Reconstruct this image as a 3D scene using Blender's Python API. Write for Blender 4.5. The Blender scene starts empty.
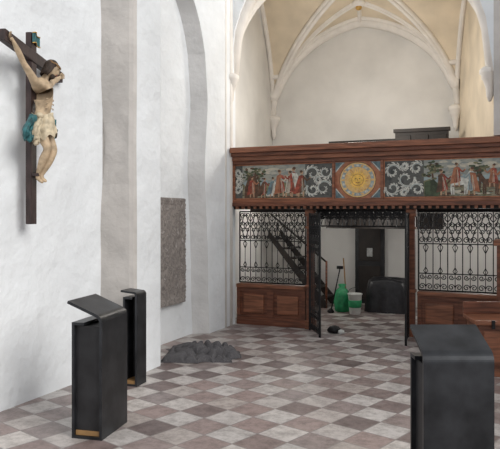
import bpy, math, random
from mathutils import Vector, Matrix, noise, Euler
random.seed(7)
scn = bpy.context.scene
scn.view_settings.view_transform = 'Standard'

# ------------------------------------------------------------------ materials
def new_mat(name):
    m = bpy.data.materials.new(name); m.use_nodes = True
    nt = m.node_tree; b = nt.nodes['Principled BSDF']
    return m, nt, b
def mat(name, col, rough=0.6, var=0.08, scale=6.0, metal=0.0, bump=0.0, stretch=(1,1,1), col2=None, detail=4, bscale=None, bdist=0.02):
    m, nt, b = new_mat(name)
    tc = nt.nodes.new('ShaderNodeTexCoord'); mp = nt.nodes.new('ShaderNodeMapping')
    mp.inputs['Scale'].default_value = stretch
    nt.links.new(tc.outputs['Object'], mp.inputs['Vector'])
    n = nt.nodes.new('ShaderNodeTexNoise'); n.inputs['Scale'].default_value = scale; n.inputs['Detail'].default_value = detail
    nt.links.new(mp.outputs['Vector'], n.inputs['Vector'])
    r = nt.nodes.new('ShaderNodeValToRGB')
    c2 = col2 if col2 else tuple(min(1, c*(1+var)) for c in col)
    c1 = col if col2 else tuple(c*(1-var) for c in col)
    r.color_ramp.elements[0].position = 0.35; r.color_ramp.elements[1].position = 0.65
    r.color_ramp.elements[0].color = (*c1, 1); r.color_ramp.elements[1].color = (*c2, 1)
    nt.links.new(n.outputs['Fac'], r.inputs['Fac']); nt.links.new(r.outputs['Color'], b.inputs['Base Color'])
    b.inputs['Roughness'].default_value = rough; b.inputs['Metallic'].default_value = metal
    if bump:
        n2 = nt.nodes.new('ShaderNodeTexNoise'); n2.inputs['Scale'].default_value = bscale or scale*4; n2.inputs['Detail'].default_value = 6
        nt.links.new(mp.outputs['Vector'], n2.inputs['Vector'])
        bp = nt.nodes.new('ShaderNodeBump'); bp.inputs['Strength'].default_value = bump; bp.inputs['Distance'].default_value = bdist
        nt.links.new(n2.outputs['Fac'], bp.inputs['Height']); nt.links.new(bp.outputs['Normal'], b.inputs['Normal'])
    return m
def ramp_mat(name, cols, scale=5, rough=0.6, stretch=(1,1,1), dist=0.0, detail=5, bump=0):
    m, nt, b = new_mat(name)
    tc = nt.nodes.new('ShaderNodeTexCoord'); mp = nt.nodes.new('ShaderNodeMapping'); mp.inputs['Scale'].default_value = stretch
    nt.links.new(tc.outputs['Object'], mp.inputs['Vector'])
    n = nt.nodes.new('ShaderNodeTexNoise'); n.inputs['Scale'].default_value = scale; n.inputs['Detail'].default_value = detail
    n.inputs['Distortion'].default_value = dist
    nt.links.new(mp.outputs['Vector'], n.inputs['Vector'])
    r = nt.nodes.new('ShaderNodeValToRGB'); el = r.color_ramp.elements
    lo, hi = 0.3, 0.7
    el[0].position = lo; el[0].color = (*cols[0], 1); el[1].position = hi; el[1].color = (*cols[-1], 1)
    for i in range(1, len(cols)-1):
        e = el.new(lo+(hi-lo)*i/(len(cols)-1)); e.color = (*cols[i], 1)
    nt.links.new(n.outputs['Fac'], r.inputs['Fac']); nt.links.new(r.outputs['Color'], b.inputs['Base Color'])
    b.inputs['Roughness'].default_value = rough
    if bump:
        bp = nt.nodes.new('ShaderNodeBump'); bp.inputs['Strength'].default_value = bump; bp.inputs['Distance'].default_value = 0.015
        nt.links.new(n.outputs['Fac'], bp.inputs['Height']); nt.links.new(bp.outputs['Normal'], b.inputs['Normal'])
    return m

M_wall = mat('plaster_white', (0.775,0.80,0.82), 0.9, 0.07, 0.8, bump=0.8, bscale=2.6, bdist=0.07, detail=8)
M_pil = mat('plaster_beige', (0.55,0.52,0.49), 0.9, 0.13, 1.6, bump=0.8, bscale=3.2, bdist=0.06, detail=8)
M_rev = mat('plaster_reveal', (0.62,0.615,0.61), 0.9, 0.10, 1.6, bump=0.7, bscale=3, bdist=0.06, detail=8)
M_back = mat('plaster_back', (0.69,0.675,0.645), 0.9, 0.08, 1.2, bump=0.35, bscale=3, bdist=0.04, detail=6)
M_vault = mat('plaster_vault', (0.68,0.585,0.45), 0.9, 0.12, 1.5, bump=0.25, bscale=4, bdist=0.04, detail=6)
M_rib = mat('rib_stone', (0.78,0.74,0.69), 0.85, 0.06, 4, bump=0.1)
M_wood = mat('gallery_wood', (0.155,0.054,0.028), 0.5, 0.4, 3, stretch=(1,6,9), bump=0.15)
M_wood2 = mat('gallery_wood_light', (0.235,0.09,0.046), 0.5, 0.35, 3, stretch=(1,6,9), bump=0.15)
M_dark = mat('dark_timber', (0.02,0.014,0.011), 0.6, 0.3, 4)
M_iron = mat('wrought_iron', (0.012,0.012,0.013), 0.5, 0.2, 12, metal=0.4)
M_steel = mat('blackened_steel', (0.035,0.037,0.041), 0.36, 0.4, 4, metal=0.6, bump=0.03, bscale=20)
M_steel_in = mat('steel_inner', (0.022,0.022,0.024), 0.5, 0.35, 5, metal=0.3)
M_ochre = mat('ochre_wood', (0.30,0.17,0.065), 0.6, 0.2, 6)
M_beam = mat('cross_wood', (0.035,0.02,0.019), 0.5, 0.35, 6, stretch=(4,4,1), bump=0.1)
M_skin = mat('carved_flesh', (0.46,0.345,0.225), 0.6, 0.25, 16, bump=0.12)
M_hair = mat('carved_hair', (0.035,0.02,0.012), 0.6, 0.3, 40, bump=0.4)
M_cloth = mat('carved_cloth', (0.52,0.44,0.31), 0.65, 0.25, 20)
M_teal = mat('teal_cloth', (0.02,0.105,0.115), 0.55, 0.5, 18)
M_gold = mat('gilding', (0.55,0.34,0.10), 0.35, 0.2, 20, metal=0.5)
M_blanket = ramp_mat('moving_blanket', [(0.05,0.048,0.052),(0.12,0.115,0.12),(0.065,0.063,0.068),(0.18,0.175,0.18)], 60, 1.0, bump=.3)
M_slab = ramp_mat('grave_slab', [(0.13,0.115,0.105),(0.29,0.26,0.24),(0.17,0.15,0.14),(0.38,0.35,0.33)], 13, 0.9, dist=.6, detail=10, bump=1.0)
M_green = mat('green_plastic', (0.03,0.30,0.12), 0.4, 0.25, 12)
M_white = mat('white_plastic', (0.62,0.63,0.60), 0.5, 0.08, 10)
M_black = mat('black_sheet', (0.02,0.02,0.023), 0.4, 0.3, 8, bump=0.3)
M_white2 = mat('sticker_pale', (0.45,0.46,0.45), 0.7, 0.2, 20)

def floor_mat():
    m, nt, b = new_mat('stone_tiles'); N = nt.nodes; L = nt.links
    tc = N.new('ShaderNodeTexCoord'); mp = N.new('ShaderNodeMapping')
    mp.inputs['Rotation'].default_value = (0,0,math.radians(18)); s = 1/0.325
    mp.inputs['Scale'].default_value = (s,s,s); mp.inputs['Location'].default_value = (50.0,50.0,0.5)
    L.new(tc.outputs['Object'], mp.inputs['Vector'])
    ck = N.new('ShaderNodeTexChecker'); ck.inputs['Scale'].default_value = 1
    L.new(mp.outputs['Vector'], ck.inputs['Vector'])
    fl = N.new('ShaderNodeVectorMath'); fl.operation = 'FLOOR'; L.new(mp.outputs['Vector'], fl.inputs[0])
    wn = N.new('ShaderNodeTexWhiteNoise'); L.new(fl.outputs[0], wn.inputs['Vector'])
    def ramp(a, c, src, mid=None):
        r = N.new('ShaderNodeValToRGB'); r.color_ramp.elements[0].color = (*a,1); r.color_ramp.elements[1].color = (*c,1)
        if mid: e=r.color_ramp.elements.new(0.5); e.color=(*mid,1)
        L.new(src, r.inputs['Fac']); return r
    rl = ramp((0.44,0.385,0.355),(0.61,0.565,0.53), wn.outputs['Value'], (0.53,0.50,0.48))
    rd = ramp((0.17,0.132,0.126),(0.29,0.245,0.235), wn.outputs['Value'], (0.34,0.255,0.235))
    mx = N.new('ShaderNodeMixRGB'); L.new(ck.outputs['Fac'], mx.inputs['Fac']); L.new(rl.outputs[0], mx.inputs[1]); L.new(rd.outputs[0], mx.inputs[2])
    ns = N.new('ShaderNodeTexNoise'); ns.inputs['Scale'].default_value = 6; ns.inputs['Detail'].default_value = 12; ns.inputs['Roughness'].default_value = 0.8
    L.new(tc.outputs['Object'], ns.inputs['Vector'])
    rn = ramp((0.45,0.43,0.42),(1.0,1.0,1.0), ns.outputs['Fac']); rn.color_ramp.elements[0].position=0.38; rn.color_ramp.elements[1].position=0.56
    ml = N.new('ShaderNodeMixRGB'); ml.blend_type = 'MULTIPLY'; ml.inputs['Fac'].default_value = 0.8
    L.new(mx.outputs[0], ml.inputs[1]); L.new(rn.outputs[0], ml.inputs[2])
    fr = N.new('ShaderNodeVectorMath'); fr.operation = 'FRACTION'; L.new(mp.outputs['Vector'], fr.inputs[0])
    sp = N.new('ShaderNodeSeparateXYZ'); L.new(fr.outputs[0], sp.inputs[0])
    def edge(o):
        a = N.new('ShaderNodeMath'); a.operation='SUBTRACT'; L.new(o, a.inputs[0]); a.inputs[1].default_value=0.5
        c = N.new('ShaderNodeMath'); c.operation='ABSOLUTE'; L.new(a.outputs[0], c.inputs[0]); return c
    mxm = N.new('ShaderNodeMath'); mxm.operation='MAXIMUM'; L.new(edge(sp.outputs[0]).outputs[0], mxm.inputs[0]); L.new(edge(sp.outputs[1]).outputs[0], mxm.inputs[1])
    gt = N.new('ShaderNodeMath'); gt.operation='GREATER_THAN'; L.new(mxm.outputs[0], gt.inputs[0]); gt.inputs[1].default_value=0.48
    g = N.new('ShaderNodeMixRGB'); L.new(gt.outputs[0], g.inputs['Fac']); L.new(ml.outputs[0], g.inputs[1]); g.inputs[2].default_value=(0.24,0.21,0.2,1)
    L.new(g.outputs[0], b.inputs['Base Color']); b.inputs['Roughness'].default_value = 0.45
    bp = N.new('ShaderNodeBump'); bp.inputs['Strength'].default_value=0.3; bp.inputs['Distance'].default_value=0.01
    L.new(ns.outputs['Fac'], bp.inputs['Height']); L.new(bp.outputs['Normal'], b.inputs['Normal'])
    return m
M_floor = floor_mat()

# ------------------------------------------------------------------ mesh builder
class B:
    def __init__(s): s.v=[]; s.f=[]; s.mi=[]; s.mats=[]; s.sm=[]
    def m(s, mt):
        if mt not in s.mats: s.mats.append(mt)
        return s.mats.index(mt)
    def add(s, vs, fs, mt, smooth=False, M=None):
        o=len(s.v)
        s.v += [tuple(M@Vector(p)) if M else tuple(p) for p in vs]; k=s.m(mt)
        for f in fs: s.f.append([i+o for i in f]); s.mi.append(k); s.sm.append(smooth)
    def box(s, x, y, z, mt, M=None, bev=0.0):
        if bev>0:
            import bmesh
            bm=bmesh.new(); bmesh.ops.create_cube(bm,size=1)
            for v in bm.verts: v.co=Vector(((x[0]+x[1])/2+v.co.x*(x[1]-x[0]),(y[0]+y[1])/2+v.co.y*(y[1]-y[0]),(z[0]+z[1])/2+v.co.z*(z[1]-z[0])))
            bmesh.ops.bevel(bm,geom=list(bm.edges),offset=bev,segments=2,affect='EDGES',profile=0.6)
            bm.verts.index_update()
            s.add([v.co.copy() for v in bm.verts],[[v.index for v in f.verts] for f in bm.faces],mt,False,M); bm.free(); return
        vs=[(a,b,c) for a in x for b in y for c in z]
        s.add(vs,[(0,1,3,2),(4,6,7,5),(0,4,5,1),(2,3,7,6),(0,2,6,4),(1,5,7,3)],mt,False,M)
    def tube(s, pts, r, mt, n=6, M=None, cap=True):
        P=[Vector(p) for p in pts]; k=len(P); vs=[]; 
        R = r if isinstance(r,(list,tuple)) else [r]*k
        T=(P[1]-P[0]).normalized(); up=Vector((0,0,1)) if abs(T.z)<0.9 else Vector((0,1,0))
        nrm=(up-T*up.dot(T)).normalized()
        for i in range(k):
            if i==0: t=P[1]-P[0]
            elif i==k-1: t=P[-1]-P[-2]
            else: t=P[i+1]-P[i-1]
            t.normalize(); nrm=(nrm-t*nrm.dot(t))
            if nrm.length<1e-5: nrm=t.orthogonal()
            nrm.normalize(); bn=t.cross(nrm)
            for j in range(n):
                a=2*math.pi*j/n; vs.append(P[i]+(nrm*math.cos(a)+bn*math.sin(a))*R[i])
        fs=[(i*n+j,i*n+(j+1)%n,(i+1)*n+(j+1)%n,(i+1)*n+j) for i in range(k-1) for j in range(n)]
        if cap: fs+= [list(range(n))[::-1], list(range((k-1)*n,k*n))]
        s.add(vs,fs,mt,n>5,M)
    def prism(s, prof, axis, a0, a1, mt, M=None, smooth=False):
        n=len(prof); vs=[]
        for a in (a0,a1):
            for p,q in prof:
                vs.append((a,p,q) if axis=='x' else (p,a,q) if axis=='y' else (p,q,a))
        fs=[(i,(i+1)%n,n+(i+1)%n,n+i) for i in range(n)]+[list(range(n))[::-1],list(range(n,2*n))]
        s.add(vs,fs,mt,smooth,M)
    def lathe(s, prof, c, mt, n=20, M=None, fx=1, fy=1, wob=0, wn=6):
        vs=[]; 
        for r,z in prof:
            for j in range(n):
                a=2*math.pi*j/n; rr=r*(1+wob*math.sin(wn*a+z*9)); vs.append((c[0]+fx*rr*math.cos(a),c[1]+fy*rr*math.sin(a),c[2]+z))
        k=len(prof)
        fs=[(i*n+j,i*n+(j+1)%n,(i+1)*n+(j+1)%n,(i+1)*n+j) for i in range(k-1) for j in range(n)]
        fs+=[list(range(n))[::-1],list(range((k-1)*n,k*n))]
        s.add(vs,fs,mt,True,M)
    def ribbon(s, prof, th, y0, y1, mt, M=None):
        P=[Vector((p[0],p[1])) for p in prof]; n=len(P); A=[];C=[]
        for i in range(n):
            d0=(P[i]-P[i-1]).normalized() if i>0 else None; d1=(P[i+1]-P[i]).normalized() if i<n-1 else None
            d=(d0+d1).normalized() if d0 and d1 else (d0 or d1)
            nn=Vector((-d.y,d.x)); k=1.0
            if d0 and d1: k=1/max(0.4,nn.dot(Vector((-d0.y,d0.x))))
            A.append(P[i]+nn*th/2*k); C.append(P[i]-nn*th/2*k)
        vs=[]
        for i in range(n):
            for q in (A[i],C[i]):
                vs.append((q.x,y0,q.y)); vs.append((q.x,y1,q.y))
        fs=[]
        for i in range(n-1):
            a=i*4;b=a+4
            fs+=[(a,a+1,b+1,b),(a+2,b+2,b+3,a+3),(a,b,b+2,a+2),(a+1,a+3,b+3,b+1)]
        fs+=[(0,2,3,1),((n-1)*4,(n-1)*4+1,(n-1)*4+3,(n-1)*4+2)]
        s.add(vs,fs,mt,False,M)
    def ball(s, c, r, mt, n=12, M=None, sc=(1,1,1)):
        vs=[(c[0],c[1],c[2]+r*sc[2])]; fs=[]
        k=n//2
        for i in range(1,k):
            t=math.pi*i/k
            for j in range(n):
                a=2*math.pi*j/n
                vs.append((c[0]+r*sc[0]*math.sin(t)*math.cos(a),c[1]+r*sc[1]*math.sin(t)*math.sin(a),c[2]+r*sc[2]*math.cos(t)))
        vs.append((c[0],c[1],c[2]-r*sc[2])); e=len(vs)-1
        for j in range(n): fs.append((0,1+j,1+(j+1)%n))
        for i in range(k-2):
            for j in range(n):
                a=1+i*n; fs.append((a+j,a+n+j,a+n+(j+1)%n,a+(j+1)%n))
        for j in range(n): fs.append((e,e-n+(j+1)%n,e-n+j))
        s.add(vs,fs,mt,True,M)
    def obj(s, name, loc=(0,0,0), rot=0, parent=None):
        me=bpy.data.meshes.new(name); me.from_pydata(s.v,[],s.f); 
        for m_ in s.mats: me.materials.append(m_)
        for i,p in enumerate(me.polygons): p.material_index=s.mi[i]; p.use_smooth=s.sm[i]
        me.validate(); me.update()
        import bmesh
        bm=bmesh.new(); bm.from_mesh(me); bmesh.ops.recalc_face_normals(bm,faces=bm.faces); bm.to_mesh(me); bm.free()
        o=bpy.data.objects.new(name,me); scn.collection.objects.link(o)
        o.location=loc; o.rotation_euler=(0,0,rot)
        if parent: o.parent=parent
        return o

# ------------------------------------------------------------------ room shell
b=B(); b.box((-5.7,3.4),(-3.5,13.9),(-0.15,0),M_floor); b.obj('floor')
b=B(); b.box((-5.0,-4.6),(-3.5,6.36),(0,8),M_wall); b.obj('wall_left')
b=B()
rows=[]
for i in range(33):
    z=8*i/32; w=0.02*math.sin(z*1.7)+0.012*math.sin(z*4.1)
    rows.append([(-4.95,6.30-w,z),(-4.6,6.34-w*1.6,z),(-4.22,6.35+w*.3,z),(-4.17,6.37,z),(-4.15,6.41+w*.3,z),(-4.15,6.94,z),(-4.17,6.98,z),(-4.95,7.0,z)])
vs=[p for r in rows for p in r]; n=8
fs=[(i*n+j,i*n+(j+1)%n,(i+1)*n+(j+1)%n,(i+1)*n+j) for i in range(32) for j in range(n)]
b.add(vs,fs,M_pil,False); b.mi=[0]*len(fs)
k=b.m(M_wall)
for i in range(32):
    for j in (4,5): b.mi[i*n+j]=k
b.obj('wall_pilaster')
def parch(s, R=0.6):
    t=min(s,1-s); t=max(t,0); return math.sqrt(max(0,R*R-(R-t)**2))/math.sqrt(R*R-(R-0.5)**2)
y0,y1,zs,zr=6.98,9.05,3.75,1.75
arch=[(y0,0),(y0,zs)]+[(y0+(y1-y0)*i/24, zs+zr*parch(i/24)) for i in range(1,24)]+[(y1,zs)]
jam=[(y1-0.07*math.sin((zs-z)*1.25)-0.02*math.sin(z*3.0),z) for z in [zs-zs*i/18 for i in range(1,19)]]
inner=arch+jam
b=B()
def wall_with_open(b,inner,ylo,yhi,ztop,xf,xb,mface,mrev):
    L=[p for p in inner]; n=len(L)
    apex=max(range(n),key=lambda i:L[i][1])
    for i in range(n-1):
        (a,za),(c,zc)=L[i],L[i+1]
        if i<apex:
            if abs(a-c)<1e-6: continue
            q=[(xf,a,za),(xf,c,zc),(xf,c,ztop),(xf,a,ztop)]
        else:
            if i+1<=n-len(jam)-1: q=[(xf,a,za),(xf,c,zc),(xf,c,ztop),(xf,a,ztop)]
            else: q=[(xf,a,za),(xf,c,zc),(xf,yhi,zc),(xf,yhi,za)]
        b.add(q,[(0,1,2,3)],mface)
    yr=inner[n-len(jam)-1][0]
    b.add([(xf,yr,zs),(xf,yhi,zs),(xf,yhi,ztop),(xf,yr,ztop)],[(0,1,2,3)],mface)
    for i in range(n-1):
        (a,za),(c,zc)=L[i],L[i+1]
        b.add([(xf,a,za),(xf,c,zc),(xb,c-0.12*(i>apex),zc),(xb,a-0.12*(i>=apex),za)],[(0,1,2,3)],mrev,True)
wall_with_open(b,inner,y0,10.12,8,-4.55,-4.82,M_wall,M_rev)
b.add([(-4.55,10.12,0),(-5.4,10.12,0),(-5.4,10.12,8),(-4.55,10.12,8)],[(0,1,2,3)],M_wall)
b.box((-5.1,-4.8),(6.9,9.3),(0,8),M_wall)
b.obj('wall_niche')
b=B(); b.tube([(-4.57,9.93,0),(-4.57,9.93,8)],0.05,M_rib,10); b.tube([(-4.56,9.72,0),(-4.56,9.72,8)],0.03,M_rib,8); b.obj('trim_shaft')

# gallery bay : trapezoid plan
FL=Vector((-4.62,10.15)); BL=Vector((-5.2,13.6)); BR=Vector((-1.15,13.6)); FR=Vector((-0.36,10.15))
Z0=4.0; RISE=2.0
def VP(s,t,off=0.0):
    p=(FL*(1-s)+FR*s)*(1-t)+(BL*(1-s)+BR*s)*t
    h=max(parch(s),parch(t))*RISE*(1+0.38*(1-t))
    return Vector((p.x,p.y,Z0+0.25*(1-t)*(1-s)+h-off))
b=B(); K=72
vs=[VP(i/K,j/K) for j in range(K+1) for i in range(K+1)]
fs=[(j*(K+1)+i,j*(K+1)+i+1,(j+1)*(K+1)+i+1,(j+1)*(K+1)+i) for j in range(K) for i in range(K)]
b.add(vs,fs,M_vault,True); b.obj('ceiling_vault')
b=B()
def rib(f,r,n=40,off=0.0): b.tube([VP(*f(i/n),off=off) for i in range(n+1)],r,M_rib,8)
def rib2(f,r,n=60): rib(f,r,n,0.0); rib(f,r*.6,n,r*1.1)
rib2(lambda u:(u,u),0.075); rib2(lambda u:(u,1-u),0.075)
rib(lambda u:(u,0.0),0.11,60); rib(lambda u:(u,0.035),0.055,60)
rib(lambda u:(u,0.98),0.12,60); rib(lambda u:(u,0.935),0.055,60)
rib(lambda u:(0.01,u),0.055); rib(lambda u:(0.99,u),0.055)
rib2(lambda u:(0.5,u),0.05,40)
rib2(lambda u:(0.06+u*0.44,0.97-u*0.21),0.05,40); rib2(lambda u:(0.94-u*0.44,0.97-u*0.21),0.05,40)
c=VP(0.5,0.76); b.ball((c.x,c.y,c.z-0.05),0.14,M_rib,14,sc=(1,1,0.6)); b.ball((c.x,c.y,c.z-0.13),0.07,M_gold,10)
c=VP(0.5,0.5); b.ball((c.x,c.y,c.z-0.03),0.14,M_rib,14,sc=(1,1,0.6))
b.obj('trim_vault_ribs')
b=B()
for (x,y,z) in ((-4.58,10.0,4.2),(-5.12,13.5,4.0),(-1.2,13.5,4.0),(-0.42,10.2,4.0)):
    b.lathe([(0.02,-0.42),(0.05,-0.34),(0.06,-0.22),(0.10,-0.1),(0.12,-0.08),(0.12,-0.03),(0.15,0.0),(0.15,0.06),(0.1,0.1)],(x,y,z),M_rib,8)
b.obj('trim_corbels')
b=B(); b.box((-5.6,3.3),(13.6,13.9),(0,8),M_back); b.obj('wall_back')
b=B(); b.prism([(-5.6,10.12),(-4.72,10.12),(-5.2,13.62),(-5.6,13.62)],'z',0,8,M_back); b.obj('wall_gallery_left')
b=B(); b.prism([(-0.36,10.2),(-1.15,13.62),(-0.9,13.62),(-0.1,10.2)],'z',2.2,8,M_vault); b.obj('wall_gallery_right')
b=B(); NS=40
for i in range(NS):
    p=VP(i/NS,0); q=VP((i+1)/NS,0)
    b.add([(p.x,10.15,p.z),(q.x,10.15,q.z),(q.x,10.15,8.4),(p.x,10.15,8.4),(p.x,10.0,p.z),(q.x,10.0,q.z),(q.x,10.0,8.4),(p.x,10.0,8.4)],[(0,1,2,3),(4,5,6,7),(0,1,5,4)],M_wall)
b.box((-4.9,-4.6),(9.9,10.15),(3.03,8.4),M_wall)
b.box((-0.36,3.3),(10.0,10.2),(3.05,8.4),M_pil)
b.obj('wall_arch')
b=B(); b.box((3.3,3.6),(5,13.9),(0,8),M_wall); b.obj('wall_right')

# ------------------------------------------------------------------ gallery
GX0,GX1=-4.53,3.25
b=B(); b.box((GX0,GX1),(10.13,13.58),(2.05,2.2),M_dark)
for y in (10.9,11.6,12.3,13.0): b.box((-4.6,GX1),(y,y+0.16),(1.93,2.05),M_dark)
b.obj('floor_gallery')
b=B(); b.box((GX0,GX1),(10.0,10.12),(2.142,2.738),M_wood)
b.obj('gallery_parapet')
b=B()
for z0,z1,y,mm in ((2.93,3.02,9.84,M_wood2),(2.87,2.93,9.88,M_wood),(2.80,2.87,9.92,M_wood2),(2.74,2.80,9.955,M_wood)):
    b.box((GX0,GX1),(y,10.13),(z0,z1),mm,bev=0.008)
b.obj('trim_cornice')
b=B()
for z0,z1,y,mm in ((2.09,2.14,9.955,M_wood2),(2.03,2.09,9.93,M_wood)): b.box((GX0,GX1),(y,10.13),(z0,z1),mm,bev=0.008)
x=GX0+0.06
while x<GX1-0.1:
    b.box((x,x+0.045),(9.95,10.0),(1.985,2.03),M_wood2); x+=0.11
b.box((GX0,GX1),(10.02,10.13),(1.98,2.03),M_dark)
b.obj('trim_gallery_beam')
b=B(); b.box((-3.5,-1.3),(12.1,12.25),(1.62,1.92),M_dark); b.obj('trim_dark_band')  # dark band spanning the door zone below the gallery deck

# painted parapet panels (flat paintings)
P_land=ramp_mat('paint_landscape',[(0.04,0.045,0.035),(0.14,0.12,0.07),(0.30,0.26,0.17),(0.12,0.15,0.12),(0.22,0.12,0.06)],6,0.6,(1,1,2.2),1.2,8)
P_land2=ramp_mat('paint_cloud',[(0.30,0.32,0.30),(0.58,0.52,0.40),(0.40,0.41,0.37)],7,0.6,(1,1,2),1.0,8)
P_sky=ramp_mat('paint_sky',[(0.12,0.16,0.16),(0.38,0.37,0.31),(0.22,0.25,0.24),(0.50,0.43,0.30)],4,0.6,(1,1,2.5),.8,8)
P_black=ramp_mat('paint_scroll_ground',[(0.025,0.028,0.028),(0.11,0.11,0.10),(0.04,0.043,0.042)],8)
P_or=ramp_mat('paint_orange',[(0.26,0.075,0.035),(0.40,0.17,0.09),(0.32,0.11,0.05)],9)
P_red=mat('paint_red',(0.29,0.06,0.035),0.6,0.45,24); P_wht=mat('paint_cream',(0.56,0.55,0.49),0.6,0.25,20)
P_yel=mat('paint_yellow',(0.80,0.50,0.10),0.6,0.2,20); P_blu=mat('paint_blue',(0.12,0.18,0.20),0.6,0.35,14)
P_halo=ramp_mat('paint_halo',[(0.62,0.34,0.12),(0.75,0.52,0.22),(0.55,0.27,0.10)],16)
P_blu2=mat('paint_blue_light',(0.28,0.345,0.35),0.6,0.2,14)
P_grn=mat('paint_green',(0.05,0.07,0.035),0.6,0.5,14); P_fl=mat('paint_flesh',(0.46,0.29,0.18),0.6,0.2,12); P_brn=mat('paint_brown',(0.10,0.05,0.028),0.6,0.45,14)
P_grn2=mat('paint_olive',(0.17,0.16,0.085),0.6,0.45,18)
b=B(); yl=[9.994]
for x in (-4.51,-2.76,-1.98,0.0,0.75,2.5):
    b.box((x-0.02,x+0.02),(9.955,9.998),(2.142,2.738),M_wood2,bev=0.005)
def poly(pts,mt):
    yl[0]-=0.00004
    b.add([(x,yl[0],z) for x,z in pts],[list(range(len(pts)))],mt)
def ell(cx,cz,rx,rz,mt,n=18,jit=0): poly([(cx+rx*math.cos(2*math.pi*i/n)*(1+jit*random.uniform(-1,1)),cz+rz*math.sin(2*math.pi*i/n)*(1+jit*random.uniform(-1,1))) for i in range(n)],mt)
def rect(x0,x1,z0,z1,mt): poly([(x0,z0),(x1,z0),(x1,z1),(x0,z1)],mt)
def stroke(pts,w,mt,taper=.7):
    for i in range(len(pts)-1):
        (xa,za),(xb,zb)=pts[i],pts[i+1]; d=math.hypot(xb-xa,zb-za) or 1; wa=w*(1-taper*i/len(pts)); wb=w*(1-taper*(i+1)/len(pts)); nx,nz=-(zb-za)/d,(xb-xa)/d
        yl[0]-=0.000008
        b.add([(xa+nx*wa,yl[0],za+nz*wa),(xb+nx*wb,yl[0],zb+nz*wb),(xb-nx*wb,yl[0],zb-nz*wb),(xa-nx*wa,yl[0],za-nz*wa)],[(0,1,2,3)],mt)
def figure(x,z,h,robe,cloak=None,lean=0,s=1):
    w=h*0.17
    ell(x,z+.005,w*1.3,.012,P_brn,10)
    for sx in (-1,1): stroke([(x+sx*w*.35,z+h*.34),(x+sx*w*.5,z+h*.15),(x+sx*w*.55,z)],h*.035,P_fl,.5)
    poly([(x-w*.9,z+h*.2),(x-w*.2,z+h*.14),(x+w*.9,z+h*.22),(x+w*.75+lean*.4,z+h*.5),(x+w*.62+lean*.8,z+h*.78),(x+lean,z+h*.83),(x-w*.62+lean*.8,z+h*.78),(x-w*.6+lean*.4,z+h*.5)],robe)
    if cloak: poly([(x-s*w*1.6,z+h*.1),(x-s*w*.3,z+h*.16),(x+s*w*.1+lean,z+h*.5),(x+s*w*.4+lean,z+h*.8),(x-s*w*.7+lean,z+h*.78),(x-s*w*1.2,z+h*.45)],cloak)
    stroke([(x+lean*.8+s*w*.5,z+h*.74),(x+lean*.7+s*w*1.3,z+h*.60),(x+lean*.7+s*w*1.9,z+h*.70)],h*.032,robe,.4)
    ell(x+lean*.7+s*w*1.95,z+h*.71,h*.025,h*.025,P_fl,8)
    for q in (-.5,-.15,.25,.55): stroke([(x+w*q,z+h*.19),(x+w*q*.6+lean*.4,z+h*.5),(x+w*q*.3+lean*.7,z+h*.7)],h*.010,P_brn if q<.2 else P_land2)
    ell(x+lean*1.1,z+h*.91,h*.060,h*.072,P_fl,12); ell(x+lean*1.1-s*.01,z+h*.945,h*.06,h*.05,P_brn,10)
def horse(x,z,h,mt,s=1):
    ell(x,z+h*.55,h*.36,h*.17,mt,16)
    for q in (-.28,-.2,.22,.3): stroke([(x+q*h,z+h*.5),(x+q*h*1.1,z+h*.25),(x+q*h,z)],h*.045,mt,.6)
    stroke([(x+s*h*.28,z+h*.6),(x+s*h*.45,z+h*.85),(x+s*h*.50,z+h*.95)],h*.11,mt,.4); stroke([(x+s*h*.46,z+h*.95),(x+s*h*.64,z+h*.80)],h*.06,mt,.5)
    stroke([(x-s*h*.34,z+h*.6),(x-s*h*.48,z+h*.45),(x-s*h*.46,z+h*.2)],h*.04,P_brn,.6)
def acanthus(cx,cz,r,a0,dr,mt,mt2=None):
    pts=[]
    for i in range(26):
        t=i/25; a=a0+dr*t*2.3*math.pi; rr=r*(1-0.82*t); pts.append((cx+rr*math.cos(a),cz+rr*math.sin(a)))
    stroke(pts,0.018,mt)
    if mt2: stroke([(x+.005,z-.005) for x,z in pts],.006,mt2)
    for i in range(1,22,2):
        x,z=pts[i]; a=a0+dr*(i/25)*2.3*math.pi+dr*0.6; l=0.06*(1-i/34)
        stroke([(x,z),(x+l*.6*math.cos(a),z+l*.6*math.sin(a)),(x+l*1.1*math.cos(a+dr*.6),z+l*1.1*math.sin(a+dr*.6))],0.013,mt if i%4 else (mt2 or mt))
def scene(x0,x1):
    rect(x0,x1,Zb+.02,Zt-.02,P_sky)
    w=x1-x0
    for i in range(int(w*10)): ell(random.uniform(x0+.1,x1-.1),random.uniform(2.58,2.69),random.uniform(.05,.11),random.uniform(.015,.03),P_land2,12,.15)
    for lay,(zb,mt) in enumerate(((2.46,P_blu2),(2.39,P_grn2),(2.32,P_land))):
        n=14; poly([(x0,Zb+.02),(x1,Zb+.02)]+[(x1-w*i/n,zb+.04*math.sin(i*1.9+lay*2+x0*5)+random.uniform(-.01,.015)) for i in range(n+1)],mt)
    for i in range(int(w*26)): ell(random.uniform(x0+.09,x1-.09),random.uniform(2.18,2.30),random.uniform(.02,.07),random.uniform(.006,.018),random.choice([P_grn,P_brn,P_grn2,P_land2,P_grn2]),8,.25)
def tree(x,z,h,k=1.0):
    stroke([(x,z),(x+.015,z+h*.4),(x-.01,z+h*.75)],.02,P_brn,.6)
    for i in range(int(34*k)):
        a=random.uniform(0,6.28); r=random.uniform(0,.12*k); zz=min(2.69,z+h*.8+r*math.sin(a)); ell(x+r*1.1*math.cos(a),zz,random.uniform(.02,.045),random.uniform(.012,.025),random.choice([P_grn,P_grn2,P_brn,P_grn]),8,.25)
Zb,Zt=2.145,2.738
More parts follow.
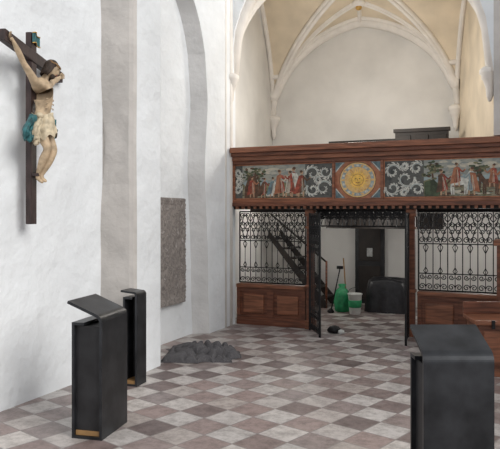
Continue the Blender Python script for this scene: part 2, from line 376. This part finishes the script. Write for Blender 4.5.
rect(-4.52,-2.77,Zb,Zt,P_or); rect(-4.50,-2.79,Zb+.02,Zt-.02,P_black)
scene(-4.36,-3.24)
tree(-4.22,2.2,.46); tree(-4.06,2.2,.44)
poly([(-4.32,2.17),(-4.08,2.17),(-4.07,2.42),(-4.13,2.55),(-4.25,2.52),(-4.31,2.35)],P_brn)
figure(-4.18,2.18,.36,P_or,P_red); figure(-3.98,2.17,.34,P_red,P_brn,.03); ell(-3.86,2.22,.07,.03,P_wht,12,.1)
for x,h,r,c_,l,s in ((-3.82,.34,P_wht,P_blu,.02,1),(-3.66,.46,P_red,P_or,-.02,1),(-3.53,.44,P_land2,P_red,.02,-1),(-3.42,.50,P_red,P_wht,-.02,-1),(-3.31,.44,P_brn,P_red,.01,1)): figure(x,2.18,h,r,c_,l,s)
for cx,cz,r,a,d in ((-3.11,2.56,.125,3.3,-1),(-2.93,2.32,.13,.3,1),(-3.11,2.30,.11,2.5,1),(-2.90,2.58,.11,0.5,-1),(-3.01,2.45,.06,1,1),(-4.43,2.3,.06,0,1),(-4.43,2.6,.06,0,-1),(-4.43,2.45,.05,2,-1)): acanthus(cx,cz,r,a,d,P_wht,P_blu2)
rect(-2.74,-2.0,Zb,Zt,P_or); MC=(-2.37,2.44)
for sx,sz in ((-1,-1),(-1,1),(1,-1),(1,1)):
    poly([(MC[0]+sx*.36,MC[1]+sz*.285),(MC[0]+sx*.36,MC[1]+sz*.12),(MC[0]+sx*.2,MC[1]+sz*.285)],P_blu)
    stroke([(MC[0]+sx*.35,MC[1]+sz*.14),(MC[0]+sx*.30,MC[1]+sz*.2),(MC[0]+sx*.23,MC[1]+sz*.275)],.009,P_wht)
ell(*MC,.295,.285,P_brn,40); ell(*MC,.285,.275,P_halo,40); ell(*MC,.262,.253,P_blu2,40)
for i in range(20):
    a=2*math.pi*i/20; ell(MC[0]+.238*math.cos(a),MC[1]+.23*math.sin(a),.026,.02,P_wht if i%2 else P_halo,8,.2)
ell(*MC,.212,.206,P_halo,40)
star=[]
for i in range(56):
    a=2*math.pi*i/56; r=(.20 if i%4==0 else .165) if i%2==0 else .105; star.append((MC[0]+r*math.cos(a),MC[1]+r*math.sin(a)))
poly(star,P_yel); ell(*MC,.098,.096,P_or,28); ell(*MC,.09,.088,P_yel,28)
for sx in (-1,1): ell(MC[0]+sx*.032,MC[1]+.018,.014,.008,P_brn,8)
stroke([(MC[0],MC[1]+.015),(MC[0]-.006,MC[1]-.018)],.005,P_or); stroke([(MC[0]-.03,MC[1]-.04),(MC[0],MC[1]-.048),(MC[0]+.03,MC[1]-.04)],.006,P_red,.2)
rect(-1.96,-0.02,Zb,Zt,P_or); rect(-1.94,-0.04,Zb+.02,Zt-.02,P_black)
for cx,cz,r,a,d in ((-1.82,2.56,.115,.4,1),(-1.82,2.3,.115,3.0,1),(-1.62,2.44,.14,.2,-1),(-1.46,2.6,.09,.4,1),(-1.45,2.28,.10,3.1,-1),(-1.64,2.23,.05,0,1),(-1.64,2.64,.05,3,1)): acanthus(cx,cz,r,a,d,P_wht,P_blu2)
scene(-1.35,-0.04)
tree(-1.22,2.2,.46,1.2); tree(-.56,2.22,.44); tree(-.12,2.22,.42)
poly([(-1.34,2.17),(-1.1,2.17),(-1.12,2.33),(-1.2,2.42),(-1.3,2.40),(-1.34,2.38)],P_grn)
horse(-.84,2.19,.36,P_wht,1); figure(-.87,2.31,.36,P_red,P_or); horse(-.40,2.19,.32,P_brn,-1); figure(-.38,2.30,.34,P_or,P_red,.02,-1)
for x,h,r,c_,l,s in ((-1.06,.40,P_red,P_brn,-.03,1),(-.66,.42,P_blu2,P_or,0,-1),(-.22,.48,P_or,P_red,.02,-1)): figure(x,2.18,h,r,c_,l,s)
rect(0.02,0.73,Zb,Zt,P_or); rect(0.05,0.70,Zb+.02,Zt-.02,P_black)
for cx,cz,r,a,d in ((.18,2.55,.11,.4,1),(.18,2.3,.11,3.0,1),(.38,2.44,.13,.2,-1),(.56,2.58,.1,.4,1),(.56,2.3,.1,3.1,-1)): acanthus(cx,cz,r,a,d,P_wht,P_blu2)
rect(.77,2.48,Zb,Zt,P_or); scene(.80,2.45)
for i in range(6): figure(.97+i*.25,2.18,.38+random.uniform(0,.1),random.choice([P_red,P_blu,P_brn]),random.choice([P_or,P_wht]))
b.obj('painted_gallery_frieze')

# wooden base panels
def base_panels(x0,x1,n):
    b=B(); b.box((x0,x1),(10.16,10.24),(0,0.66),M_wood); b.box((x0,x1),(10.10,10.28),(0.64,0.70),M_wood2,bev=0.01); b.box((x0,x1),(10.12,10.2),(0,0.09),M_wood,bev=0.01)
    w=(x1-x0)/n
    for i in range(n):
        a=x0+i*w; c=a+w
        for u in (a,c-0.06): b.box((u,u+0.06),(10.135,10.17),(0.09,0.64),M_wood)
        b.box((a+.06,c-.06),(10.135,10.17),(0.57,0.64),M_wood); b.box((a+.06,c-.06),(10.135,10.17),(0.09,0.15),M_wood)
        b.box((a+.12,c-.12),(10.13,10.18),(0.2,0.52),M_wood2,bev=0.022)
    return b.obj('wood_panel_balustrade')
base_panels(-4.53,-3.29,2); base_panels(-1.47,0.51,3); base_panels(.69,3.2,4)
def post(x):
    b=B(); b.box((x-.055,x+.055),(10.1,10.21),(0,1.975),M_wood,bev=0.012); b.box((x-.08,x+.08),(10.07,10.24),(0,.14),M_wood2,bev=.012)
    b.box((x-.075,x+.075),(10.075,10.235),(1.86,1.975),M_wood2,bev=.015); b.box((x-.07,x+.07),(10.08,10.23),(1.66,1.70),M_wood2,bev=.01)
    b.box((x-.07,x+.07),(10.08,10.23),(.68,.73),M_wood2,bev=.01); b.obj('gallery_post')
post(-3.20); post(-1.56); post(0.6)

# ------------------------------------------------------------------ ironwork
def spiral(cx,cz,r,a0,d,turn=1.35,n=14):
    return [(cx+r*(1-.8*i/n)*math.cos(a0+d*turn*2*math.pi*i/n),cz+r*(1-.8*i/n)*math.sin(a0+d*turn*2*math.pi*i/n)) for i in range(n+1)]
def grille(b,T,x0,x1,z0,z1,bay=0.21,lower=True,r=0.008,fill=True):
    def tb(pts,rr=r): b.tube([T(p[0],p[1]) for p in pts],rr,M_iron,5)
    tb([(x0,z0),(x1,z0)],.013); tb([(x0,z1),(x1,z1)],.013); tb([(x0,z0),(x0,z1)],.013); tb([(x1,z0),(x1,z1)],.013)
    n=max(1,round((x1-x0)/bay)); w=(x1-x0)/n
    H=z1-z0; zu=z1-min(.50,H*.42); zl=z0+min(.26,H*.3)
    tb([(x0,zu),(x1,zu)],.009)
    if lower: tb([(x0,zl),(x1,zl)],.009)
    for i in range(n):
        c=x0+(i+.5)*w; q=w*.25
        tb([(c-w/2,z0),(c-w/2,z1)],.008)
        tb([(c,z0),(c,zu if fill else z1)],.006)
        m=(zu+z1)/2
        for sx in (-1,1):
            a=math.pi/2-sx*math.pi/2+math.pi
            tb(spiral(c+sx*q,z1-q*1.1,q*.95,a,sx)); tb(spiral(c+sx*q,zu+q*1.1,q*.95,a,-sx))
            if fill:
                tb([(c+sx*.012,zu+q*.4),(c+sx*q*1.2,m-q*.9),(c+sx*q*1.75,m),(c+sx*q*1.2,m+q*.9),(c+sx*.012,z1-q*.4)],.009)
                tb(spiral(c+sx*q*.85,m+.04,q*.8,0 if sx>0 else math.pi,sx),.008)
                tb(spiral(c+sx*q*.85,m-.06,q*.7,0 if sx>0 else math.pi,-sx),.008)
                tb([(c+sx*q*1.9,m+.09),(c+sx*q*1.2,m+.13),(c+sx*q*1.5,m+.17)],.008)
                tb([(c+sx*.004,m-.05),(c+sx*.02,m),(c+sx*.004,m+.06)],.009)
                tb([(c,zu),(c+sx*q*.7,zu-.05),(c+sx*q*.3,zu-.10),(c,zu-.13)],.007)
            if lower:
                tb(spiral(c+sx*q,z0+q*1.1,q*.9,a,-sx),.008); tb(spiral(c+sx*q,zl-q*.9,q*.75,a,sx),.008)
                tb([(c,zl),(c+sx*q*.6,zl+.04),(c,zl+.10)],.007)
b=B(); grille(b,lambda x,z:(x,10.2,z),-4.50,-3.30,0.72,1.94); b.obj('wrought_iron_grille')
b=B(); grille(b,lambda x,z:(x,10.2,z),-1.46,0.50,0.72,1.94); b.obj('wrought_iron_grille')
b=B(); grille(b,lambda x,z:(x,10.2,z),0.70,3.2,0.72,1.94); b.obj('wrought_iron_grille')
b=B(); grille(b,lambda x,z:(x,10.2,z),-3.11,-1.65,1.70,1.95,bay=.15,lower=False,r=.010)
b.obj('wrought_iron_overthrow')
def leaf(xa,ya,xb,yb):
    L=math.hypot(xb-xa,yb-ya); ux,uy=(xb-xa)/L,(yb-ya)/L
    b=B(); grille(b,lambda s,z:(xa+ux*s,ya+uy*s,z),0.0,L,0.05,1.9,bay=.17,r=.010)
    for s in (0,L): b.box((xa+ux*s-.015,xa+ux*s+.015),(ya+uy*s-.015,ya+uy*s+.015),(0.0,1.92),M_iron)
    b.obj('wrought_iron_gate')
leaf(-3.17,10.02,-2.84,9.48); leaf(-1.59,10.03,-1.52,9.38)

# ------------------------------------------------------------------ grave slab
b=B(); SX=-4.80
ya,yb_,za,zb_=7.55,8.66,.55,2.14
b.box((SX,SX+.06),(ya,yb_),(za,zb_),M_slab,bev=.012)
NX,NY=70,100; vs=[]
for j in range(NY+1):
    for i in range(NX+1):
        y=ya+.01+(yb_-ya-.02)*i/NX; z=za+.01+(zb_-za-.02)*j/NY
        e=min(y-ya,yb_-y,z-za,zb_-z); p=Vector((0,y*6,z*6))
        h=.012*noise.noise(p)+.008*noise.noise(p*3)
        if e>.10: h-=.012
        if .05<e<.09: h-=.006
        cy=(y-8.15)/.30; cz=(z-1.32)/.58
        q=cy*cy*(1+.6*math.sin(cz*4)**2)+cz*cz
        if q<1: h+=.022*(1-q)**.5
        if e<.10: h+=.006*(math.sin((y+z)*120)>0.2)
        vs.append((SX+.075+h,y,z))
b.add(vs,[(j*(NX+1)+i,j*(NX+1)+i+1,(j+1)*(NX+1)+i+1,(j+1)*(NX+1)+i) for j in range(NY) for i in range(NX)],M_slab,True)
b.obj('carved_grave_slab')

# ------------------------------------------------------------------ lecterns
def arc(c,r,a0,a1,n=6): return [(c[0]+r*math.cos(a0+(a1-a0)*i/n),c[1]+r*math.sin(a0+(a1-a0)*i/n)) for i in range(n+1)]
def lectern(loc,rot,w=.5,D=.31,H=1.04,over=.08,slope=22):
    b=B(); r=.07; sl=math.radians(slope)
    c=(-r,H-r); top=arc(c,r,math.pi/2-sl,0,8)
    x0,z0=top[0]; L=D+over
    prof=[(x0-L*math.cos(sl),z0+L*math.sin(sl))]+top+[(0,.012),(-D,.012),(-D,H-.08),(-D+.1,H-.08)]
    b.ribbon(prof,.024,-w/2,w/2,M_steel)
    b.box((-D+.012,-.012),(-w/2+.03,w/2-.03),(.024,H-.1),M_steel_in)
    b.box((-D+.014,-.014),(-w/2+.018,w/2-.018),(.024,.065),M_ochre,bev=.004)
    return b.obj('steel_lectern',loc,rot)
lectern((-3.28,4.70,0),math.radians(9),w=.50,D=.255,over=.03,H=1.05)
lectern((-0.355,4.17,0),math.radians(-67),w=.44,D=.30,over=.0,H=1.04,slope=22)
b=B(); w=.22
prof=[(-.19,1.045)]+arc((-.03,1.0),.03,math.pi/2,0,5)+[(0,.012),(-.15,.012),(-.15,.97),(-.05,.97)]
b.ribbon(prof,.022,-w/2,w/2,M_steel)
b.box((-.138,-.012),(w/2-.03,w/2-.005),(.02,.96),M_steel_in)
b.box((-.136,-.014),(-w/2+.01,w/2-.01),(.023,.06),M_ochre)
b.obj('steel_stand',(-3.90,6.10,0),math.radians(4))

# ------------------------------------------------------------------ blanket heap : bunched, rounded folds with draped layers
b=B(); NX,NY=180,140
def layer(sx,sy,cx,cy,zb,amp,seed,dirn,mt):
    vs=[]
    for j in range(NY+1):
        for i in range(NX+1):
            u=i/NX*2-1; v=j/NY*2-1
            ang=math.atan2(v,u); rad=math.hypot(u,v)
            edge=1.0+.10*math.sin(3*ang+seed)+.06*math.sin(8*ang+seed*2)
            x=u*sx*edge; y=v*sy*edge
            h=max(0,1-(max(abs(u),abs(v))*0.6+rad*.4)**5)**.4
            p=Vector((x*3.2+seed,y*3.2,seed*.7)); wv=noise.noise(p)*3.2; wu=noise.noise(p+Vector((7,3,1)))*3.2
            d=x*math.cos(dirn)+y*math.sin(dirn); e=-x*math.sin(dirn)+y*math.cos(dirn)
            f=abs(math.sin(e*15+wv*1.7)); f=1-(1-f)**1.6          # rounded rolls with narrow creases
            g=abs(math.sin(d*9+e*6+wu*1.6)); g=1-(1-g)**1.8
            z=zb*(h>0)+h*(amp*f*(.55+.45*g)+amp*.55*g+.03*noise.noise(p*1.4))
            vs.append((cx+x+.02*(g-.5),cy+y+.035*(f-.5),max(.003,z)))
    fs=[(j*(NX+1)+i,j*(NX+1)+i+1,(j+1)*(NX+1)+i+1,(j+1)*(NX+1)+i) for j in range(NY) for i in range(NX)]
    b.add(vs,fs,mt,True)
layer(.48,.38,0,0,.0,.085,1.3,.25,M_blanket)
layer(.30,.24,.06,.05,.05,.085,4.7,-.5,M_blanket)
o=b.obj('crumpled_blanket',(-3.93,7.60,0),math.radians(20))
sm=o.modifiers.new('soften','SMOOTH'); sm.factor=.5; sm.iterations=2
random.seed(9)

# ------------------------------------------------------------------ things under gallery
b=B(); b.box((-3.26,-2.64),(13.50,13.59),(0,1.78),M_steel_in,bev=.01)
for z0,z1 in ((.1,.8),(.9,1.66)): b.box((-3.18,-2.72),(13.48,13.52),(z0,z1),M_dark,bev=.015)
b.box((-3.0,-2.88),(13.465,13.49),(1.0,1.18),M_white2,bev=.01)
b.obj('door_1')
b=B(); vs=[]; K2=48; rings=[(.62,0,0),(.60,.2,.0),(.56,.45,0),(.53,.58,0),(.45,.635,0),(.2,.65,0),(.01,.655,0)]
for (s_,z,_) in rings:
    for j in range(K2):
        a=2*math.pi*j/K2; ca,sa=math.cos(a),math.sin(a); k=1/max(abs(ca),abs(sa)); k=.55*k+.45
        fold=1+(.035*math.sin(a*11)+.02*math.sin(a*17+1))*(1-z)
        vs.append((s_*.72*ca*k*fold,s_*.45*sa*k*fold,z+.02*math.sin(a*3)*(z>.3)))
fs=[(i*K2+j,i*K2+(j+1)%K2,(i+1)*K2+(j+1)%K2,(i+1)*K2+j) for i in range(len(rings)-1) for j in range(K2)]+[list(range((len(rings)-1)*K2,len(rings)*K2))]
b.add(vs,fs,M_black,True); b.obj('draped_black_cover',(-2.38,12.55,0))
b=B(); b.lathe([(.12,0),(.15,.03),(.16,.18),(.15,.34),(.11,.42),(.05,.47),(.08,.53),(.03,.54)],(0,0,0),M_green,28,wob=.07,wn=5); b.obj('green_rubbish_bag',(-3.2,12.2,0))
b=B(); b.lathe([(.10,0),(.105,.01),(.13,.36),(.14,.37),(.14,.39),(.125,.39),(.11,.1),(.01,.09)],(0,0,0),M_white,28)
b.tube([(.135*math.cos(a),.0,.38+.13*math.sin(a)*.9) for a in [math.pi*i/12 for i in range(13)]],.005,M_iron,6)
b.lathe([(.106,.12),(.122,.13),(.13,.26),(.12,.27)],(0,0,0),M_green,28); b.obj('paint_bucket',(-2.90,12.0,0))
b=B(); b.tube([(0,0,.08),(-.12,.2,1.0)],.013,M_ochre,8); b.box((-.12,.12),(-.03,.03),(0,.09),M_iron,bev=.01); b.obj('push_broom',(-3.20,12.55,0))
b=B(); b.tube([(0,0,0.02),(.16,.08,.85)],.012,M_iron,8); b.lathe([(.05,.0),(.07,.03),(.02,.09)],(0,0,0),M_iron,10); b.box((.10,.22),(.05,.11),(.84,.90),M_iron,bev=.01); b.obj('dustpan_stick',(-3.36,11.95,0))
b=B(); b.lathe([(.02,0),(.09,.01),(.11,.05),(.07,.1),(.02,.12)],(0,0,0),M_iron,14,wob=.12,wn=4); b.lathe([(.02,0),(.05,.01),(.05,.05),(.01,.07)],(.12,-.04,0),M_white,12,wob=.1,wn=3); b.obj('small_bag',(-2.74,9.95,0))
b=B()
for i in range(7):
    x=-3.65-i*.15; b.box((x-.17,x),(12.5,13.2),(i*.2+.17,i*.2+.20),M_dark)
b.prism([(-3.6,0),(-3.72,0),(-4.85,1.42),(-4.85,1.56),(-3.6,.12)],'y',12.46,12.5,M_dark)
b.prism([(-3.6,0),(-3.72,0),(-4.85,1.42),(-4.85,1.56),(-3.6,.12)],'y',13.2,13.24,M_dark)
b.tube([(-3.6,12.48,0.0),(-3.6,12.48,.95)],.022,M_wood,8)
b.tube([(-3.6,12.48,.93),(-4.8,12.48,1.9)],.02,M_dark,8)
for i in range(1,8): 
    x=-3.6-i*.15; b.tube([(x,12.48,(-3.6-x)*1.15+.1),(x,12.48,.93+(-3.6-x)*.81)],.009,M_iron,5)
b.obj('staircase')
def pew(x0,x1,y,zt):
    b=B()
    b.box((x0,x1),(y,y+.05),(2.25,zt),M_dark); b.box((x0-.03,x1+.03),(y-.03,y+.08),(zt-.04,zt+.03),M_dark,bev=.008); b.box((x0,x1),(y-.4,y),(2.62,2.67),M_dark)
    for x in (x0,x1-.05): b.box((x,x+.05),(y-.4,y+.05),(2.2,2.67),M_dark)
    n=int((x1-x0)/.3)
    for i in range(n): b.box((x0+(i+.1)*(x1-x0)/n,x0+(i+.9)*(x1-x0)/n),(y-.02,y),(2.8,zt-.1),M_dark,bev=.008)
    b.obj('choir_pew')
pew(-3.75,-2.35,13.3,3.42); pew(-2.25,-1.25,12.6,3.52)

# low wooden chest on the right
b=B()
b.box((-.46,.46),(-.27,.27),(.06,.60),M_wood,bev=.012); b.box((-.50,.50),(-.31,.31),(.60,.65),M_wood2,bev=.012); b.box((-.49,.49),(-.30,.30),(0,.09),M_wood2,bev=.012)
for a,c in ((-.40,-.04),(.04,.40)):
    b.box((a,c),(-.29,-.26),(.14,.53),M_wood2,bev=.014); 
for y in (-.19,.04): b.box((-.485,-.45),(y,y+.15),(.14,.53),M_wood2,bev=.012)
b.box((-.50,.50),(.27,.31),(.65,.80),M_wood,bev=.010)
for x in (-.3,.3): b.box((x-.02,x+.02),(-.325,-.30),(.56,.66),M_iron,bev=.004)
b.obj('wooden_chest',(-.10,8.35,0),math.radians(18))
b=B(); b.box((-.2,.35),(-.2,.2),(0,1.5),M_wood,bev=.012); b.box((-.24,.39),(-.24,.24),(1.46,1.54),M_wood2,bev=.015); b.box((-.14,.29),(-.22,-.19),(.15,.7),M_wood2,bev=.012); b.box((-.14,.29),(-.22,-.19),(.8,1.38),M_dark,bev=.012)
b.obj('wooden_cabinet',(-.1,9.65,0))

# ------------------------------------------------------------------ crucifix
root=bpy.data.objects.new('crucifix',None); scn.collection.objects.link(root)
root.location=(-4.44,4.97,0); root.rotation_euler=(0,0,math.radians(13))
b=B(); b.box((-.03,.03),(-.056,.056),(1.80,3.68),M_beam,bev=.008)
M4=Matrix.Translation((.01,0.0,3.445))@Matrix.Rotation(math.radians(-8),4,'X')
b.box((-.03,.035),(-.55,.60),(-.055,.055),M_beam,M=M4,bev=.008)
b.box((.03,.10),(-.05,.07),(2.27,2.30),M_beam,M=None,bev=.006)
b.obj('cross_beams',parent=root)
b=B(); vs=[]
for i in range(9):
    t=i/8; 
    for z in (0,.1): vs.append((.045+.015*math.sin(t*6.3),-.06+.15*t,3.57+z+.012*math.sin(t*5)))
b.add(vs,[(2*i,2*i+2,2*i+3,2*i+1) for i in range(8)],M_teal); b.tube([(v[0]+.003,v[1],v[2]) for v in vs[1::2]],.006,M_gold,6); b.tube([(v[0]+.003,v[1],v[2]) for v in vs[0::2]],.006,M_gold,6)
b.obj('title_scroll',parent=root)
FS=1.12; FC=Vector((.03,.03,3.33))
def fx(p): q=Vector(p); return tuple(Vector((FC.x+(q.x-.04)*FS,FC.y+(q.y-.03)*1.0-.035*max(0,min(1,(3.15-q.z)*3)),FC.z+(q.z-3.33)*FS)))
V=[]; E=[]; R=[]
def nd(p,r,par=None):
    V.append(fx(p)); R.append(tuple(q*1.14 for q in (r if isinstance(r,tuple) else (r,r))))
    if par is not None: E.append((par,len(V)-1))
    return len(V)-1
pel=nd((.10,.03,2.86),(.062,.078)); wa=nd((.12,.03,2.95),(.048,.060),pel); rb=nd((.135,.02,3.04),(.064,.082),wa); ch=nd((.12,.015,3.13),(.068,.092),rb); uc=nd((.10,.015,3.19),(.05,.065),ch); nk=nd((.125,.035,3.25),.032,uc); nd((.15,.05,3.29),.032,nk)
hands=[]
for s_,sh,ua,el,fa,wr in ((-1,(.095,-.095,3.195),(.09,-.18,3.255),(.075,-.265,3.32),(.07,-.345,3.40),(.06,-.43,3.475)),(1,(.095,.125,3.185),(.09,.215,3.22),(.075,.305,3.265),(.07,.40,3.305),(.06,.50,3.345))):
    a=nd(sh,.042,uc); a=nd(ua,.034,a); a=nd(el,.026,a); a=nd(fa,.027,a); a=nd(wr,.016,a)
    d=(Vector(wr)-Vector(fa)).normalized(); pm=Vector(wr)+d*.035; a=nd(tuple(pm),(.012,.022),a); hands.append((Vector(fx(wr)),d,s_))
for s_,hp,th,kn,cf,an,hl,to in ((-1,(.105,-.02,2.81),(.15,-.02,2.72),(.195,-.01,2.62),(.14,-.005,2.52),(.085,.02,2.40),(.08,.02,2.365),(.135,.02,2.325)),(1,(.105,.085,2.81),(.155,.09,2.71),(.205,.085,2.61),(.155,.07,2.50),(.105,.05,2.40),(.10,.05,2.37),(.155,.04,2.335))):
    a=nd(hp,.060,pel); a=nd(th,.052,a); a=nd(kn,.037,a); a=nd(cf,.038,a); a=nd(an,.020,a); a=nd(hl,.022,a); nd(to,(.012,.018),a)
def skin(name,V,E,R,mt,parent,lv=2,root_i=0):
    me=bpy.data.meshes.new(name); me.from_pydata(V,E,[]); me.materials.append(mt)
    o=bpy.data.objects.new(name,me); scn.collection.objects.link(o); o.parent=parent
    sm=o.modifiers.new('skin','SKIN'); sm.use_smooth_shade=True
    for i,r in enumerate(R): me.skin_vertices[0].data[i].radius=r
    me.skin_vertices[0].data[root_i].use_root=True
    ss=o.modifiers.new('sub','SUBSURF'); ss.levels=lv; ss.render_levels=lv
    return o
skin('corpus_body',V,E,R,M_skin,root)
b=B()
for wr,d,s_ in hands:
    side=d.cross(Vector((1,0,0))).normalized()
    for i,(o_,l) in enumerate(((-.020,.045),(-.007,.055),(.007,.051),(.020,.040))):
        p0=wr+d*.045+side*o_; p1=p0+d*l*.5+Vector((.006,0,0)); p2=p1+d*l*.35+Vector((.018,0,0))
        b.tube([p0,p1,p2],[.0076,.0068,.005],M_skin,6)
    p0=wr+d*.015-side*.018; b.tube([p0,p0+d*.02-side*.018+Vector((.01,0,0)),p0+d*.035-side*.02+Vector((.02,0,0))],[.009,.008,.006],M_skin,6)
for zz in (2.99,3.03,3.07):
    for sy in (-1,1):
        b.tube([fx((.195-.012*abs(q-2),.02+sy*(.02+.018*q),zz-.006*q)) for q in range(4)],.005,M_skin,6)
b.obj('fingers_and_ribs',parent=root)
b=B()
HM=Matrix.Translation(fx((.175,.07,3.335)))@Matrix.Rotation(math.radians(12),4,'Z')@Matrix.Rotation(math.radians(28),4,'Y')@Matrix.Rotation(math.radians(-20),4,'X')@Matrix.Scale(1.08,4)
vs=[];n=28;k=20
for i in range(k+1):
    t=math.pi*i/k
    for j in range(n):
        a=2*math.pi*j/n; x=math.sin(t)*math.cos(a); y=math.sin(t)*math.sin(a); z=math.cos(t)
        px=.066*x; py=.052*y*(1-.28*max(0,-z)); pz=.078*z
        if x>0:
            g=lambda cy,cz,s:math.exp(-((y-cy)**2+(z-cz)**2)/s)
            px+=.020*math.exp(-(y*y/.012+(z+.18)**2/.05)) -.010*g(.33,.08,.02)-.010*g(-.33,.08,.02)+.006*g(0,-.55,.02)+.008*g(0,-.85,.04)+.005*g(0,.25,.08)
        vs.append((px,py,pz))
fs=[(i*n+j,i*n+(j+1)%n,(i+1)*n+(j+1)%n,(i+1)*n+j) for i in range(k) for j in range(n)]
b.add(vs,fs,M_skin,True,HM)
for sy in (-1,1):
    b.ball((.052,sy*.019,.006),.008,M_hair,8,HM,(.6,1.2,.5)); b.tube([(.062,sy*.008,.018),(.058,sy*.028,.019)],.003,M_hair,5,HM)
    b.ball((0,sy*.054,0),.014,M_skin,8,HM,(.7,.4,1.2))
b.tube([(.068,-.012,-.038),(.072,0,-.037),(.068,.012,-.038)],.003,P_red,5,HM)
b.ball((.045,0,-.062),.026,M_hair,12,HM,(.9,1.0,1.0))
b.ball((-.016,0,.016),.069,M_hair,16,HM,(1.0,.92,1.05))
for i in range(22):
    a=math.radians(70+220*i/21); x,y=.05*math.cos(a),.056*math.sin(a)
    b.tube([(x*.8,y*.8,.06),(x*1.15,y*1.05,.0),(x*1.1+.004*math.sin(i),y*1.15,-.05),(x*1.15,y*1.1,-.10)],[.010,.012,.011,.004],M_hair,6,HM)
for i in range(3):
    b.tube([(.066*math.cos(a)-.002,.058*math.sin(a),.042+.006*math.sin(a*7+i*2.1)) for a in [2*math.pi*q/36 for q in range(37)]],.0045,M_ochre if i else M_hair,5,HM)
b.obj('corpus_head',parent=root)
b=B(); vs=[]; n=64; k=12
for i in range(k+1):
    t=i/k; z=2.925-.20*t
    for j in range(n):
        a=2*math.pi*j/n; fo=1+.05*math.sin(a*9+t*5)+.04*math.sin(a*5-t*9)+.05*t
        vs.append(fx((.115+.02*t+.086*fo*math.cos(a)*(1+.25*t), .033+.112*fo*math.sin(a)*(1+.05*t), z+.02*math.sin(a*2+1)+.02*t*math.sin(a*7))))
b.add(vs,[(i*n+j,i*n+(j+1)%n,(i+1)*n+(j+1)%n,(i+1)*n+j) for i in range(k) for j in range(n)],M_cloth,True)
b.ball(fx((.15,-.09,2.90)),.04,M_cloth,10,sc=(1,1,.8))
b.obj('loincloth',parent=root)
def drape(name,base,w,l,dx,mt,ph):
    b=B(); vs=[];n=22;k=16; base=fx(base)
    for i in range(k+1):
        t=i/k
        for j in range(n+1):
            u=j/n-.5; ww=w*(.45+.75*math.sin(math.pi*min(1,t*.75+.15)))
            vs.append((base[0]+.026*math.sin(u*24+ph+t*3),base[1]+u*ww+dx*t+.02*math.sin(t*7+ph),base[2]-l*t+.03*math.sin(u*15+ph)*t))
    b.add(vs,[(i*(n+1)+j,i*(n+1)+j+1,(i+1)*(n+1)+j+1,(i+1)*(n+1)+j) for i in range(k) for j in range(n)],mt,True)
    o=b.obj(name,parent=root); s=o.modifiers.new('s','SOLIDIFY'); s.thickness=.008
drape('drapery_teal',(.12,-.13,2.90),.17,.24,-.10,M_teal,0); drape('drapery_teal_side',(.15,.15,2.90),.08,.16,.02,M_teal,2); drape('drapery_white',(.145,-.10,2.88),.07,.24,-.07,M_cloth,1)

# ------------------------------------------------------------------ light
w=bpy.data.worlds.new('World'); scn.world=w; w.use_nodes=True
bg=w.node_tree.nodes['Background']; bg.inputs[0].default_value=(0.96,0.97,1.0,1); bg.inputs[1].default_value=0.72
def sun(rot,e,ang,col):
    l=bpy.data.lights.new('sun','SUN'); l.energy=e; l.angle=math.radians(ang); l.color=col
    o=bpy.data.objects.new('window_daylight',l); scn.collection.objects.link(o); o.rotation_euler=[math.radians(a) for a in rot]
sun((60,0,70),2.2,32,(1,.975,.935))
def fill_light(loc,e,size,col,name):
    l=bpy.data.lights.new(name,'POINT'); l.energy=e; l.shadow_soft_size=size; l.color=col
    o=bpy.data.objects.new(name,l); scn.collection.objects.link(o); o.location=loc
fill_light((-2.7,11.0,3.8),110,.3,(1,.95,.87),'gallery_fill')  # unseen fill light added to brighten the vault, no fitting modelled
fill_light((-3.9,11.6,1.7),24,.15,(1,.97,.92),'under_gallery_fill'); fill_light((-2.4,11.6,1.8),10,.15,(1,.97,.92),'under_gallery_fill'); fill_light((-.6,12.0,1.7),40,.15,(1,.97,.92),'under_gallery_fill')  # added fill lights that lift the white walls behind the grilles

# ------------------------------------------------------------------ camera
cd=bpy.data.cameras.new('camera'); cam=bpy.data.objects.new('camera',cd); scn.collection.objects.link(cam)
cd.sensor_fit='HORIZONTAL'; cd.sensor_width=36; cd.lens=36*640/500
cam.location=(0,0,1.9); cam.rotation_euler=(math.radians(90),0,math.radians(22.9))
cd.shift_y=-(224.5-214)/500
cd.clip_start=.05; scn.camera=cam
